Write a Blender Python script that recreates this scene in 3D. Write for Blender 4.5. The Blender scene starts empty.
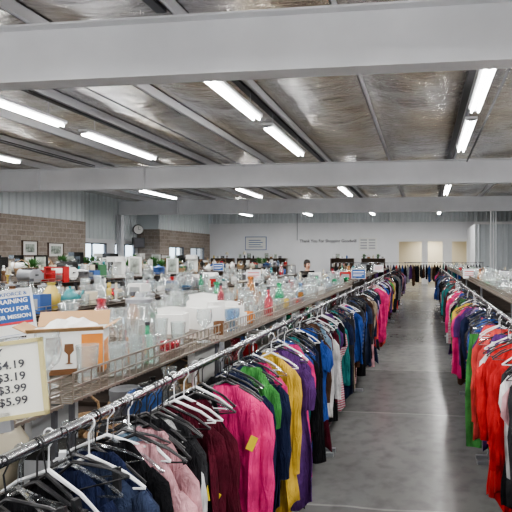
import bpy, math, random
from mathutils import Vector, Matrix
random.seed(11)
C = bpy.context.scene.collection
PI = math.pi
R = random.random
def U(a, b): return a + (b - a) * R()
# ------------------------------------------------------------------ materials
def newmat(name):
    m = bpy.data.materials.new(name); m.use_nodes = True
    return m, m.node_tree.nodes, m.node_tree.links, m.node_tree.nodes['Principled BSDF']
def plain(name, rgb, rough=.5, metal=0., emis=0., spec=.5, vary=.0, vscale=8., bump=0., bscale=60.):
    m, N, L, b = newmat(name)
    b.inputs['Base Color'].default_value = (*rgb, 1)
    b.inputs['Roughness'].default_value = rough
    b.inputs['Metallic'].default_value = metal
    b.inputs['Specular IOR Level'].default_value = spec
    if emis:
        b.inputs['Emission Color'].default_value = (*rgb, 1); b.inputs['Emission Strength'].default_value = emis
    if vary or bump:
        tc = N.new('ShaderNodeTexCoord')
    if vary:
        n = N.new('ShaderNodeTexNoise'); n.inputs['Scale'].default_value = vscale; n.inputs['Detail'].default_value = 4
        L.new(tc.outputs['Object'], n.inputs['Vector'])
        r = N.new('ShaderNodeValToRGB')
        r.color_ramp.elements[0].position = .3; r.color_ramp.elements[1].position = .7
        r.color_ramp.elements[0].color = (*[c * (1 - vary) for c in rgb], 1)
        r.color_ramp.elements[1].color = (*[min(1, c * (1 + vary)) for c in rgb], 1)
        L.new(n.outputs['Fac'], r.inputs['Fac']); L.new(r.outputs['Color'], b.inputs['Base Color'])
    if bump:
        n2 = N.new('ShaderNodeTexNoise'); n2.inputs['Scale'].default_value = bscale; n2.inputs['Detail'].default_value = 3
        L.new(tc.outputs['Object'], n2.inputs['Vector'])
        bp = N.new('ShaderNodeBump'); bp.inputs['Strength'].default_value = bump; bp.inputs['Distance'].default_value = .02
        L.new(n2.outputs['Fac'], bp.inputs['Height']); L.new(bp.outputs['Normal'], b.inputs['Normal'])
    return m
def fabric(name, rgb, pattern=None, rgb2=(.8, .8, .8)):
    g = sum(rgb) / 3; rgb = tuple((c * .92 + g * .08) * .80 for c in rgb); rgb2 = tuple(c * .8 for c in rgb2)
    m, N, L, b = newmat(name)
    b.inputs['Roughness'].default_value = .9; b.inputs['Specular IOR Level'].default_value = .15
    tc = N.new('ShaderNodeTexCoord')
    n = N.new('ShaderNodeTexNoise'); n.inputs['Scale'].default_value = 9; n.inputs['Detail'].default_value = 3
    L.new(tc.outputs['Object'], n.inputs['Vector'])
    r = N.new('ShaderNodeValToRGB'); r.color_ramp.elements[0].position = .3; r.color_ramp.elements[1].position = .7
    r.color_ramp.elements[0].color = (*[c * .6 for c in rgb], 1); r.color_ramp.elements[1].color = (*[min(1, c * 1.2) for c in rgb], 1)
    L.new(n.outputs['Fac'], r.inputs['Fac'])
    out = r.outputs['Color']
    if pattern:
        if pattern == 'stripe':
            w = N.new('ShaderNodeTexWave'); w.bands_direction = 'Z'; w.inputs['Scale'].default_value = 14; f = w.outputs['Fac']; lo, hi = .45, .55
        elif pattern == 'floral':
            w = N.new('ShaderNodeTexVoronoi'); w.inputs['Scale'].default_value = 28; f = w.outputs['Distance']; lo, hi = .3, .36
        else:
            w = N.new('ShaderNodeTexChecker'); w.inputs['Scale'].default_value = 40; f = w.outputs['Fac']; lo, hi = .4, .6
        L.new(tc.outputs['Object'], w.inputs['Vector'])
        rr = N.new('ShaderNodeValToRGB'); rr.color_ramp.elements[0].position = lo; rr.color_ramp.elements[1].position = hi
        L.new(f, rr.inputs['Fac'])
        mx = N.new('ShaderNodeMixRGB'); mx.inputs[2].default_value = (*rgb2, 1)
        L.new(rr.outputs['Color'], mx.inputs[0]); L.new(out, mx.inputs[1]); out = mx.outputs[0]
    L.new(out, b.inputs['Base Color'])
    n2 = N.new('ShaderNodeTexNoise'); n2.inputs['Scale'].default_value = 18; n2.inputs['Detail'].default_value = 4; n2.inputs['Distortion'].default_value = .8
    mp = N.new('ShaderNodeMapping'); mp.inputs['Scale'].default_value = (1.6, 1, .35)
    L.new(tc.outputs['Object'], mp.inputs['Vector']); L.new(mp.outputs[0], n2.inputs['Vector'])
    bp = N.new('ShaderNodeBump'); bp.inputs['Strength'].default_value = 1.; bp.inputs['Distance'].default_value = .035
    L.new(n2.outputs['Fac'], bp.inputs['Height']); L.new(bp.outputs['Normal'], b.inputs['Normal'])
    return m
def glassmat(name, rgb, k=.0, milk=.10):
    m = bpy.data.materials.new(name); m.use_nodes = True
    N, L = m.node_tree.nodes, m.node_tree.links; N.clear()
    o = N.new('ShaderNodeOutputMaterial'); t = N.new('ShaderNodeBsdfTransparent'); g = N.new('ShaderNodeBsdfGlossy'); d = N.new('ShaderNodeBsdfDiffuse')
    t.inputs['Color'].default_value = (*rgb, 1); g.inputs['Roughness'].default_value = .08
    g.inputs['Color'].default_value = (.95, .97, .97, 1); d.inputs['Color'].default_value = (*[min(1, c * .9) for c in rgb], 1)
    m0 = N.new('ShaderNodeMixShader'); m0.inputs[0].default_value = milk; L.new(t.outputs[0], m0.inputs[1]); L.new(d.outputs[0], m0.inputs[2])
    lw = N.new('ShaderNodeLayerWeight'); lw.inputs['Blend'].default_value = .38
    mt = N.new('ShaderNodeMath'); mt.operation = 'MULTIPLY_ADD'; mt.inputs[1].default_value = .75; mt.inputs[2].default_value = .06 + k
    L.new(lw.outputs['Facing'], mt.inputs[0])
    mx = N.new('ShaderNodeMixShader'); L.new(mt.outputs[0], mx.inputs[0]); L.new(m0.outputs[0], mx.inputs[1]); L.new(g.outputs[0], mx.inputs[2])
    L.new(mx.outputs[0], o.inputs['Surface'])
    return m
M = {}
M['beam'] = plain('beam_paint', (.80, .81, .84), .45, vary=.04, vscale=1.5)
M['purlin'] = plain('purlin_paint', (.66, .66, .69), .45)
M['drywall'] = plain('white_drywall', (.76, .77, .79), .8, vary=.03, vscale=1)
M['beige'] = plain('beige_paint', (.72, .66, .52), .8)
M['metalwall'] = plain('corrugated_paint', (.62, .66, .68), .45)
M['frame_w'] = plain('white_frame', (.78, .78, .78), .4)
M['chrome'] = plain('chrome', (.50, .51, .53), .22, 1.)
M['darksteel'] = plain('dark_steel', (.09, .09, .1), .4, .6)
M['greysteel'] = plain('grey_steel', (.35, .36, .38), .4, .7)
M['wire'] = plain('wire_steel', (.34, .30, .26), .35, .8)
M['whiteshelf'] = plain('tan_shelf', (.20, .17, .145), .8, vary=.12, spec=.2)
M['brownshelf'] = plain('brown_shelf', (.04, .03, .025), .9, vary=.25, spec=.08)
M['black'] = plain('black_plastic', (.015, .015, .017), .35)
M['white'] = plain('white_plastic', (.72, .73, .75), .4)
M['paper'] = plain('white_paper', (.74, .74, .72), .8, bump=.1)
M['cardface'] = plain('card_face', (.72, .72, .66), .8)
M['cream'] = plain('gold_frame', (.50, .44, .22), .5)
M['ink'] = plain('black_ink', (.02, .02, .02), .7)
M['greyink'] = plain('grey_ink', (.06, .06, .07), .7)
M['wtext'] = plain('white_ink', (.85, .85, .85), .7)
M['posterblue'] = plain('poster_blue', (.03, .10, .30), .5)
M['posterred'] = plain('poster_red', (.55, .04, .05), .5)
M['card'] = plain('brown_card', (.40, .25, .13), .8, vary=.1)
M['tube'] = plain('fluorescent', (1., .99, .97), .5, emis=42.)
M['tag_yellow'] = plain('yellow_tag', (.85, .65, .05), .6)
M['tag_white'] = plain('white_tag', (.8, .8, .78), .6)
M['tag_red'] = plain('red_tag', (.7, .05, .05), .6)
M['skin'] = plain('skin', (.45, .27, .19), .6)
M['hair'] = plain('hair', (.02, .015, .012), .6)
M['glass'] = glassmat('clear_glass', (.93, .96, .96))
M['clearplastic'] = glassmat('clear_plastic', (.80, .82, .84), milk=.03)
M['gglass'] = glassmat('green_glass', (.15, .72, .45), milk=.25)
M['bglass'] = glassmat('blue_glass', (.45, .60, .75), milk=.2)
M['aglass'] = glassmat('amber_glass', (.75, .42, .15), milk=.25)
M['rglass'] = glassmat('red_glass', (.80, .16, .22), milk=.25)
M['pane'] = glassmat('window_pane', (.92, .95, .97), milk=0)
M['leaf'] = plain('leaf', (.05, .16, .04), .6, vary=.4)
M['terracotta'] = plain('terracotta', (.40, .17, .09), .8)
M['wick'] = plain('wicker', (.34, .22, .12), .7, vary=.35, vscale=60, bump=.6, bscale=120)
M['wood'] = plain('wood', (.07, .04, .022), .5, vary=.3, vscale=12)
cer = {'white': (.72, .72, .70), 'cream': (.60, .54, .42), 'blue': (.06, .12, .30), 'red': (.42, .03, .03), 'brown': (.16, .08, .04),
       'black': (.02, .02, .02), 'grey': (.3, .31, .32), 'green': (.06, .16, .08), 'orange': (.60, .22, .05), 'yellow': (.50, .38, .10), 'pink': (.60, .30, .33), 'teal': (.05, .22, .24)}
for k, v in cer.items(): M['c_' + k] = plain('glazed_' + k, v, .25, vary=.06)
fab = {'black': (.014, .014, .017), 'navy': (.018, .026, .075), 'charcoal': (.05, .05, .055), 'maroon': (.10, .008, .022), 'hot pink': (.85, .03, .22),
       'pale pink': (.72, .38, .42), 'white': (.74, .74, .74), 'light grey': (.36, .37, .39), 'green': (.08, .34, .08), 'royal blue': (.03, .09, .36),
       'mustard': (.70, .46, .05), 'purple': (.12, .04, .20), 'coral red': (.80, .08, .07), 'teal': (.02, .20, .20), 'denim blue': (.035, .05, .10),
       'sky blue': (.25, .40, .54), 'brown': (.10, .05, .03), 'beige': (.48, .38, .27), 'olive': (.10, .11, .04), 'lilac': (.36, .25, .45), 'red': (.62, .02, .02)}
for k, v in fab.items(): M['f_' + k] = fabric('cloth_' + k, v)
M['f_striped black'] = fabric('cloth_stripe_bw', (.02, .02, .025), 'stripe', (.35, .35, .35))
M['f_striped pink'] = fabric('cloth_stripe_pink', (.6, .12, .2), 'stripe', (.6, .55, .55))
M['f_flowered navy'] = fabric('cloth_floral_navy', (.4, .08, .12), 'floral', (.02, .03, .1))
M['f_flowered white'] = fabric('cloth_floral_white', (.35, .08, .3), 'floral', (.6, .6, .58))
M['f_checked blue'] = fabric('cloth_check_blue', (.03, .06, .2), 'check', (.10, .13, .22))
M['f_checked red'] = fabric('cloth_check_red', (.30, .03, .03), 'check', (.06, .03, .03))

def brickmat():
    m, N, L, b = newmat('brick_wall')
    tc = N.new('ShaderNodeTexCoord'); sp = N.new('ShaderNodeSeparateXYZ'); cb = N.new('ShaderNodeCombineXYZ')
    L.new(tc.outputs['Object'], sp.inputs[0])
    ad = N.new('ShaderNodeMath'); ad.operation = 'ADD'
    L.new(sp.outputs['X'], ad.inputs[0]); L.new(sp.outputs['Y'], ad.inputs[1])
    L.new(ad.outputs[0], cb.inputs[0]); L.new(sp.outputs['Z'], cb.inputs[1])
    br = N.new('ShaderNodeTexBrick'); br.inputs['Scale'].default_value = 1
    br.inputs['Brick Width'].default_value = .40; br.inputs['Row Height'].default_value = .2; br.inputs['Mortar Size'].default_value = .012
    br.inputs['Color1'].default_value = (.33, .27, .23, 1); br.inputs['Color2'].default_value = (.43, .37, .32, 1); br.inputs['Mortar'].default_value = (.50, .46, .42, 1)
    L.new(cb.outputs[0], br.inputs['Vector'])
    n = N.new('ShaderNodeTexNoise'); n.inputs['Scale'].default_value = 14; L.new(tc.outputs['Object'], n.inputs['Vector'])
    mx = N.new('ShaderNodeMixRGB'); mx.blend_type = 'MULTIPLY'; mx.inputs[0].default_value = .5
    L.new(br.outputs['Color'], mx.inputs[1]); L.new(n.outputs['Fac'], mx.inputs[2])
    L.new(mx.outputs[0], b.inputs['Base Color']); b.inputs['Roughness'].default_value = .9
    bp = N.new('ShaderNodeBump'); bp.inputs['Strength'].default_value = .5; L.new(br.outputs['Fac'], bp.inputs['Height']); bp.invert = True
    L.new(bp.outputs['Normal'], b.inputs['Normal'])
    return m
M['brick'] = brickmat()
def floormat():
    m, N, L, b = newmat('polished_concrete')
    tc = N.new('ShaderNodeTexCoord')
    n = N.new('ShaderNodeTexNoise'); n.inputs['Scale'].default_value = .8; n.inputs['Detail'].default_value = 5; n.inputs['Roughness'].default_value = .5
    L.new(tc.outputs['Object'], n.inputs['Vector'])
    r = N.new('ShaderNodeValToRGB'); e = r.color_ramp.elements
    e[0].position = .3; e[0].color = (.165, .165, .16, 1); e[1].position = .7; e[1].color = (.245, .245, .24, 1)
    L.new(n.outputs['Fac'], r.inputs['Fac'])
    mp = N.new('ShaderNodeMapping'); mp.inputs['Location'].default_value = (2.9, .75, 0)
    L.new(tc.outputs['Object'], mp.inputs['Vector'])
    br = N.new('ShaderNodeTexBrick'); br.offset = 0; br.inputs['Scale'].default_value = 1
    br.inputs['Brick Width'].default_value = 7.5; br.inputs['Row Height'].default_value = 2.1; br.inputs['Mortar Size'].default_value = .012
    br.inputs['Color1'].default_value = (.78, .78, .78, 1); br.inputs['Color2'].default_value = (1, 1, 1, 1); br.inputs['Mortar'].default_value = (1.4, 1.4, 1.38, 1)
    dn = N.new('ShaderNodeTexNoise'); dn.inputs['Scale'].default_value = 2.5; L.new(tc.outputs['Object'], dn.inputs['Vector'])
    vm = N.new('ShaderNodeVectorMath'); vm.operation = 'SCALE'; vm.inputs['Scale'].default_value = .06; L.new(dn.outputs['Color'], vm.inputs[0])
    va = N.new('ShaderNodeVectorMath'); va.operation = 'ADD'; L.new(mp.outputs[0], va.inputs[0]); L.new(vm.outputs[0], va.inputs[1])
    L.new(va.outputs[0], br.inputs['Vector'])
    mx = N.new('ShaderNodeMixRGB'); mx.blend_type = 'MULTIPLY'; mx.inputs[0].default_value = 1
    L.new(r.outputs['Color'], mx.inputs[1]); L.new(br.outputs['Color'], mx.inputs[2])
    v = N.new('ShaderNodeTexNoise'); v.inputs['Scale'].default_value = 7; v.inputs['Detail'].default_value = 6
    L.new(tc.outputs['Object'], v.inputs['Vector'])
    vr = N.new('ShaderNodeValToRGB'); vr.color_ramp.elements[0].position = .45; vr.color_ramp.elements[1].position = .75
    vr.color_ramp.elements[0].color = (1, 1, 1, 1); vr.color_ramp.elements[1].color = (.72, .72, .72, 1)
    L.new(v.outputs['Fac'], vr.inputs['Fac'])
    m2 = N.new('ShaderNodeMixRGB'); m2.blend_type = 'MULTIPLY'; m2.inputs[0].default_value = 1
    L.new(mx.outputs[0], m2.inputs[1]); L.new(vr.outputs['Color'], m2.inputs[2])
    L.new(m2.outputs[0], b.inputs['Base Color'])
    b.inputs['Roughness'].default_value = .27
    return m
M['floor'] = floormat()
def foilmat():
    m, N, L, b = newmat('foil_insulation')
    tc = N.new('ShaderNodeTexCoord'); mp = N.new('ShaderNodeMapping'); mp.inputs['Scale'].default_value = (1.2, .5, 1)
    L.new(tc.outputs['Object'], mp.inputs['Vector'])
    n = N.new('ShaderNodeTexNoise'); n.inputs['Scale'].default_value = .7; n.inputs['Detail'].default_value = 2; n.inputs['Distortion'].default_value = .3
    L.new(mp.outputs[0], n.inputs['Vector'])
    r = N.new('ShaderNodeValToRGB'); e = r.color_ramp.elements
    e[0].position = .34; e[0].color = (.74, .66, .54, 1); e[1].position = .62; e[1].color = (.88, .88, .89, 1)
    L.new(n.outputs['Fac'], r.inputs['Fac']); L.new(r.outputs['Color'], b.inputs['Base Color'])
    b.inputs['Metallic'].default_value = .82; b.inputs['Roughness'].default_value = .27
    n2 = N.new('ShaderNodeTexNoise'); n2.inputs['Scale'].default_value = 3.0; n2.inputs['Detail'].default_value = 5; n2.inputs['Distortion'].default_value = 1.8
    mp2 = N.new('ShaderNodeMapping'); mp2.inputs['Scale'].default_value = (.45, 1.8, 1); mp2.inputs['Rotation'].default_value = (0, 0, .3)
    L.new(tc.outputs['Object'], mp2.inputs['Vector']); L.new(mp2.outputs[0], n2.inputs['Vector'])
    bp = N.new('ShaderNodeBump'); bp.inputs['Strength'].default_value = .9; bp.inputs['Distance'].default_value = .16
    L.new(n2.outputs['Fac'], bp.inputs['Height']); L.new(bp.outputs['Normal'], b.inputs['Normal'])
    return m
M['foil'] = foilmat()

# ------------------------------------------------------------------ mesh builder
class MB:
    def __init__(s): s.v = []; s.f = []
    def box(s, x0, x1, y0, y1, z0, z1):
        b = len(s.v)
        s.v += [(x, y, z) for z in (z0, z1) for y in (y0, y1) for x in (x0, x1)]
        s.f += [tuple(b + i for i in q) for q in ((0, 2, 3, 1), (4, 5, 7, 6), (0, 1, 5, 4), (2, 6, 7, 3), (0, 4, 6, 2), (1, 3, 7, 5))]
        return s
    def tube(s, pts, r, n=8, cap=True, flat=1.):
        pts = [Vector(p) for p in pts]; b = len(s.v); k = len(pts)
        rs = r if isinstance(r, (list, tuple)) else [r] * k
        up0 = None
        for i, p in enumerate(pts):
            t = (pts[min(i + 1, k - 1)] - pts[max(i - 1, 0)]).normalized()
            if up0 is None:
                up0 = Vector((0, 1, 0)) if abs(t.y) < .9 else Vector((0, 0, 1))
            a = (up0 - t * up0.dot(t)).normalized(); up0 = a; c = t.cross(a)
            for j in range(n):
                th = 2 * PI * j / n
                s.v.append(tuple(p + a * (math.cos(th) * rs[i] * flat) + c * (math.sin(th) * rs[i])))
        for i in range(k - 1):
            for j in range(n):
                s.f.append((b + i * n + j, b + i * n + (j + 1) % n, b + (i + 1) * n + (j + 1) % n, b + (i + 1) * n + j))
        if cap:
            s.f.append(tuple(b + j for j in reversed(range(n)))); s.f.append(tuple(b + (k - 1) * n + j for j in range(n)))
        return s
    def lathe(s, prof, n=16, cx=0, cy=0, cz=0, sx=1., sy=1.):
        b = len(s.v)
        for (r, z) in prof:
            for j in range(n):
                th = 2 * PI * j / n
                s.v.append((cx + sx * r * math.cos(th), cy + sy * r * math.sin(th), cz + z))
        for i in range(len(prof) - 1):
            for j in range(n):
                s.f.append((b + i * n + j, b + i * n + (j + 1) % n, b + (i + 1) * n + (j + 1) % n, b + (i + 1) * n + j))
        return s
    def mesh(s, name, mat=None, smooth=False):
        me = bpy.data.meshes.new(name); me.from_pydata(s.v, [], s.f); me.update()
        if smooth:
            me.polygons.foreach_set('use_smooth', [True] * len(me.polygons))
            try: me.set_sharp_from_angle(angle=math.radians(50))
            except Exception: pass
        if mat: me.materials.append(mat)
        return me
    def build(s, name, mat, parent=None, smooth=False):
        return link(name, s.mesh(name, mat, smooth), parent)
def link(name, me, parent=None, loc=None, mat=None):
    o = bpy.data.objects.new(name, me); C.objects.link(o)
    if parent: o.parent = parent
    if loc is not None: o.location = loc
    if mat is not None:
        o.material_slots[0].link = 'OBJECT'; o.material_slots[0].material = mat
    return o
def struct(o): o['kind'] = 'structure'; return o
def empty(name, loc, label=None, cat=None, group=None, rz=0):
    o = bpy.data.objects.new(name, None); C.objects.link(o); o.location = loc; o.rotation_euler = (0, 0, rz); o.empty_display_size = .1
    if label: tag(o, label, cat, group)
    return o
def tag(o, label, cat, group=None):
    o['label'] = label; o['category'] = cat
    if group: o['group'] = group
    return o
def text_mesh(s, size, extrude=.0005, align='CENTER', bold=0.):
    cu = bpy.data.curves.new('lettering', 'FONT'); cu.body = s; cu.size = size; cu.extrude = extrude; cu.align_x = align; cu.align_y = 'CENTER'; cu.offset = bold
    cu.resolution_u = 3
    t = bpy.data.objects.new('tmp', cu); C.objects.link(t)
    bpy.context.view_layer.update()
    me = bpy.data.meshes.new_from_object(t.evaluated_get(bpy.context.evaluated_depsgraph_get()))
    bpy.data.objects.remove(t)
    me.materials.clear()
    return me
def lettering(s, size, mat, parent, loc, bold=0., align='CENTER', name='lettering'):
    me = text_mesh(s, size, align=align, bold=bold); me.materials.append(mat)
    o = link(name, me, parent, loc); o.rotation_euler = (PI / 2, 0, 0)
    return o
# ------------------------------------------------------------------ unique label bookkeeping
REC = []
def rec(o, desc, short, row, pos, cat, group):
    o['category'] = cat; o['group'] = group
    REC.append(dict(o=o, desc=desc, short=short, row=row, pos=pos))
ONES = ['', 'first', 'second', 'third', 'fourth', 'fifth', 'sixth', 'seventh', 'eighth', 'ninth', 'tenth', 'eleventh', 'twelfth', 'thirteenth', 'fourteenth', 'fifteenth', 'sixteenth', 'seventeenth', 'eighteenth', 'nineteenth']
TENS = ['', '', 'twenty', 'thirty', 'forty', 'fifty', 'sixty', 'seventy', 'eighty', 'ninety']
TENTH = ['', '', 'twentieth', 'thirtieth', 'fortieth', 'fiftieth', 'sixtieth', 'seventieth', 'eightieth', 'ninetieth']
def ordinal(n):
    if n < 20: return ONES[n]
    return TENTH[n // 10] if n % 10 == 0 else TENS[n // 10] + '-' + ONES[n % 10]
def finalize():
    rows = {}
    for r in REC: rows.setdefault(r['row'], []).append(r)
    for row, L in rows.items():
        L.sort(key=lambda r: r['pos'])
        cnt = {}
        for r in L: cnt[r['desc']] = cnt.get(r['desc'], 0) + 1
        cand = []
        for i, r in enumerate(L):
            p = L[i - 1]['short'] if i else None; q = L[i + 1]['short'] if i + 1 < len(L) else None
            cand.append(f"{r['desc']} on {row}, between {p} and {q}" if p and q and 'hanger' not in r['desc'] else None)
        cc = {}
        for c in cand: cc[c] = cc.get(c, 0) + 1
        seen = {}
        for r, c in zip(L, cand):
            seen[r['desc']] = seen.get(r['desc'], 0) + 1
            if cnt[r['desc']] == 1: l = f"{r['desc']} on {row}"
            elif c and cc[c] == 1 and len(c.split()) <= 16: l = c
            else:
                l = f"{r['desc']} on {row}, {ordinal(seen[r['desc']])} of these from its near end"
                if len(l.split()) > 16: l = f"{r['desc']} on {row}, {ordinal(seen[r['desc']])} from near end"
            r['o']['label'] = l

# ================================================================== ROOM
XL, XR, YF, YB = -14.7, 9.3, -6.5, 31.0
ZC = 4.92
struct(MB().box(-16.3, XR + .2, YF - .2, YB + .2, -.1, 0).build('floor', M['floor']))
PUR = [.85 + 1.9 * i for i in range(-9, 5)]
mb = MB(); nx, ny = 200, 150
for j in range(ny + 1):
    y = YF + (YB - YF) * j / ny
    for i in range(nx + 1):
        x = -16.3 + (XR + 16.5) * i / nx
        ph = ((x - .85) / 1.9) % 1.0; kk = math.floor((x - .85) / 1.9)
        sag = math.sin(PI * ph)
        mb.v.append((x, y, ZC - .11 * sag * (1 + .3 * math.sin(y * 1.7 + kk * 2)) + sag * (.02 * math.sin(y * 6 + x * 2.2 + kk) + .014 * math.sin(y * 9.5 - x * 4 + kk * 3))))
for j in range(ny):
    for i in range(nx):
        a = j * (nx + 1) + i; mb.f.append((a, a + nx + 1, a + nx + 2, a + 1))
struct(mb.build('ceiling', M['foil'], smooth=True))
struct(MB().box(-16.4, XR + .2, YF - .2, YB + .2, ZC + .12, ZC + .2).build('ceiling', M['darksteel']))
def wall_seg(name, mat, axis, c, t, a0, a1, z0, z1, holes=()):
    mb = MB()
    xs = sorted({a0, a1, *[h[0] for h in holes], *[h[1] for h in holes]})
    for i in range(len(xs) - 1):
        p, q = xs[i], xs[i + 1]
        hs = [h for h in holes if h[0] <= p and h[1] >= q]
        spans = [(z0, z1)]
        for h in hs:
            ns = []
            for s0, s1 in spans:
                if h[2] > s0: ns.append((s0, min(h[2], s1)))
                if h[3] < s1: ns.append((max(h[3], s0), s1))
            spans = ns
        for s0, s1 in spans:
            if axis == 'Y': mb.box(c - t, c, p, q, s0, s1)
            else: mb.box(p, q, c, c + t, s0, s1)
    return struct(mb.build(name, mat))
wl = [(4.0, 6.2, 1.0, 2.5), (9.0, 11.2, 1.0, 2.5)]
w2 = [(25.8, 27.5, 1.0, 2.4), (28.3, 30.2, 1.0, 2.4)]
w3 = [(20.2, 22.2, .9, 2.5), (22.8, 24.6, .9, 2.5)]
wall_seg('wall_left', M['brick'], 'Y', XL, .3, YF, 19.0, 0, 3.35, wl)
wall_seg('wall_left', M['brick'], 'Y', XL, .3, 24.8, YB, 0, 3.35, w2)
wall_seg('wall_left', M['drywall'], 'Y', -16.0, .2, 19.0, 24.8, 0, 2.7, w3)
struct(MB().box(-16.2, XL - .3, 18.7, 19.0, 0, 3.35).build('wall_left', M['brick']))
struct(MB().box(-16.2, XL - .3, 24.8, 25.1, 0, 3.35).build('wall_left', M['brick']))
def corrugated(name, axis, c, a0, a1, z0, z1, mat, sgn=1, pitch=.3, d=.05):
    mb = MB(); prof = []; a = a0
    while a < a1:
        prof += [(a, 0), (a + pitch * .5, 0), (a + pitch * .62, d), (a + pitch * .88, d)]; a += pitch
    prof.append((a1, 0)); prof = [p for p in prof if p[0] <= a1]
    for (a, dd) in prof:
        for z in (z0, z1):
            mb.v.append((c + sgn * dd, a, z) if axis == 'Y' else (a, c + sgn * dd, z))
    for i in range(len(prof) - 1): mb.f.append((2 * i, 2 * i + 2, 2 * i + 3, 2 * i + 1))
    return struct(mb.build(name, mat))
corrugated('wall_left', 'Y', XL - .1, YF, 19.0, 3.35, ZC + .1, M['metalwall'])
corrugated('wall_left', 'Y', XL - .1, 24.8, YB, 3.35, ZC + .1, M['metalwall'])
corrugated('wall_left', 'Y', -16.05, 19.0, 24.8, 2.7, ZC + .1, M['metalwall'])
struct(MB().box(-16.2, XL - .1, 18.95, 19.0, 3.35, ZC + .1).build('wall_left', M['metalwall']))
struct(MB().box(-16.2, XL - .1, 24.8, 24.85, 3.35, ZC + .1).build('wall_left', M['metalwall']))
wall_seg('wall_back', M['drywall'], 'X', YB, .2, -16.3, XR + .2, 0, 4.08, [(-1.75, 2.9, 0, 2.9)])
corrugated('wall_back', 'X', YB + .06, -16.3, XR + .2, 4.08, ZC + .1, M['metalwall'], sgn=-1)
struct(MB().box(-3, 4, 33.6, 33.7, 0, 3.2).box(-3, -2.9, YB + .2, 33.6, 0, 3.2).box(3.9, 4, YB + .2, 33.6, 0, 3.2).box(-3, 4, YB + .2, 33.6, 3.1, 3.2).build('wall_storeroom', M['beige']))
struct(MB().box(-3, 4, YB + .2, 33.7, -.1, 0).build('floor_storeroom', M['floor']))
ld = bpy.data.lights.new('storeroom_fill', 'AREA'); ld.size = 1.2; ld.energy = 100; ld.color = (1, .95, .85)  # added fill lamp with no fixture, brightens the beige doorway
lo = bpy.data.objects.new('storeroom_fill', ld); C.objects.link(lo); lo.location = (.5, 32.3, 3.05)
mb = MB()
for x in (-1.75, -.15, .15, 1.2, 1.7, 2.84): mb.box(x, x + .1, YB - .06, YB + .1, 0, 2.9)
mb.box(-1.8, 2.98, YB - .07, YB + .1, 2.80, 2.98)
mb.box(-.1, .2, YB - .03, YB + .03, 0, 2.9).box(1.25, 1.75, YB - .03, YB + .03, 0, 2.9)
struct(mb.build('door_1', M['frame_w']))
struct(MB().box(XR, XR + .2, YF, YB, 0, ZC + .2).build('wall_right', M['drywall']))
struct(MB().box(-16.3, XR + .2, YF - .2, YF, 0, ZC + .2).build('wall_front', M['drywall']))
corrugated('wall_partition', 'X', 26.0, 2.75, XR, 0, 3.6, M['metalwall'], sgn=-1)
struct(MB().box(2.75, 2.9, 26.02, YB, 0, 3.6).box(2.9, XR, 26.1, YB, 3.5, 3.6).build('wall_partition', M['drywall']))
struct(MB().box(2.7, XR, 25.9, 26.0, 3.56, 3.68).build('trim_1', M['frame_w']))
wi = 0
def window(axis_x, y0, y1, z0, z1):
    global wi; wi += 1
    t = .06; x = axis_x - .12
    mb = MB().box(x, x + .1, y0, y0 + t, z0, z1).box(x, x + .1, y1 - t, y1, z0, z1).box(x, x + .1, y0, y1, z0, z0 + t).box(x, x + .1, y0, y1, z1 - t, z1)
    ym = (y0 + y1) / 2; mb.box(x + .02, x + .08, ym - .03, ym + .03, z0, z1)
    f = struct(mb.build('window_%d' % wi, M['darksteel']))
    MB().box(x + .045, x + .055, y0 + t, y1 - t, z0 + t, z1 - t).build('pane', M['pane'], f)
for h in wl + w2: window(XL, *h)
for h in w3: window(-16.0, *h)
struct(MB().box(-40, -16.4, -10, 40, -.3, -.1).build('ground_outside', plain('lot_asphalt', (.30, .30, .29), .9)))
for k, y in enumerate((-3.3, 5.4, 14.2, 23.0)):
    mb = MB().box(-15.9 if k == 3 else XL, XR, y - .01, y + .01, 4.02, 4.70).box(-15.9 if k == 3 else XL, XR, y - .13, y + .13, 4.0, 4.025).box(XL, XR, y - .13, y + .13, 4.685, 4.71)
    for xs in (-12.6, -8.9, 6.6): mb.box(xs - .006, xs + .006, y - .12, y + .12, 4.02, 4.69)
    struct(mb.build('trim_%d' % (10 + k), M['beam']))
    mb = MB()
    for xc in (XL + .17 if k != 3 else -15.83, 3.3 if k != 0 else XR - .2, XR - .2):
        if xc == 3.3 and k == 1: continue
        mb.box(xc - .01, xc + .01, y - .12, y + .12, 0, 4.0).box(xc - .13, xc - .11, y - .12, y + .12, 0, 4.0).box(xc + .11, xc + .13, y - .12, y + .12, 0, 4.0)
    struct(mb.build('trim_%d' % (20 + k), M['beam']))
for i, x in enumerate(PUR):
    mb = MB().box(x - .01, x + .01, YF, YB, 4.71, 4.90).box(x - .01, x + .07, YF, YB, 4.71, 4.722).box(x - .07, x + .01, YF, YB, 4.89, 4.90)
    struct(mb.build('trim_%d' % (30 + i), M['purlin']))
struct(MB().tube([(-5.6, YF, 4.66), (-5.6, YB, 4.66)], .016, 6).build('trim_60', M['greysteel']))
struct(MB().tube([(1.25, YF, 4.62), (1.25, 14, 4.62)], .025, 6).build('trim_61', M['darksteel']))
struct(MB().tube([(-14, 4.4, 4.68), (9, 4.4, 4.68)], .018, 6).build('trim_62', M['greysteel']))
struct(MB().tube([(-8.5, YB - .03, 2.9), (-8.5, YB - .03, 4.9)], .03, 6).build('trim_63', M['greysteel']))
for i, x in enumerate((4.65, .85, -2.95, -6.72, -10.45)):
    struct(MB().box(x - .17, x - .05, -5, 5.2, 4.70, 4.76).box(x - .17, x - .05, 5.6, 14.0, 4.70, 4.76).box(x - .17, x - .05, 14.4, 22.8, 4.70, 4.76).build('trim_%d' % (70 + i), M['darksteel']))
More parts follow.
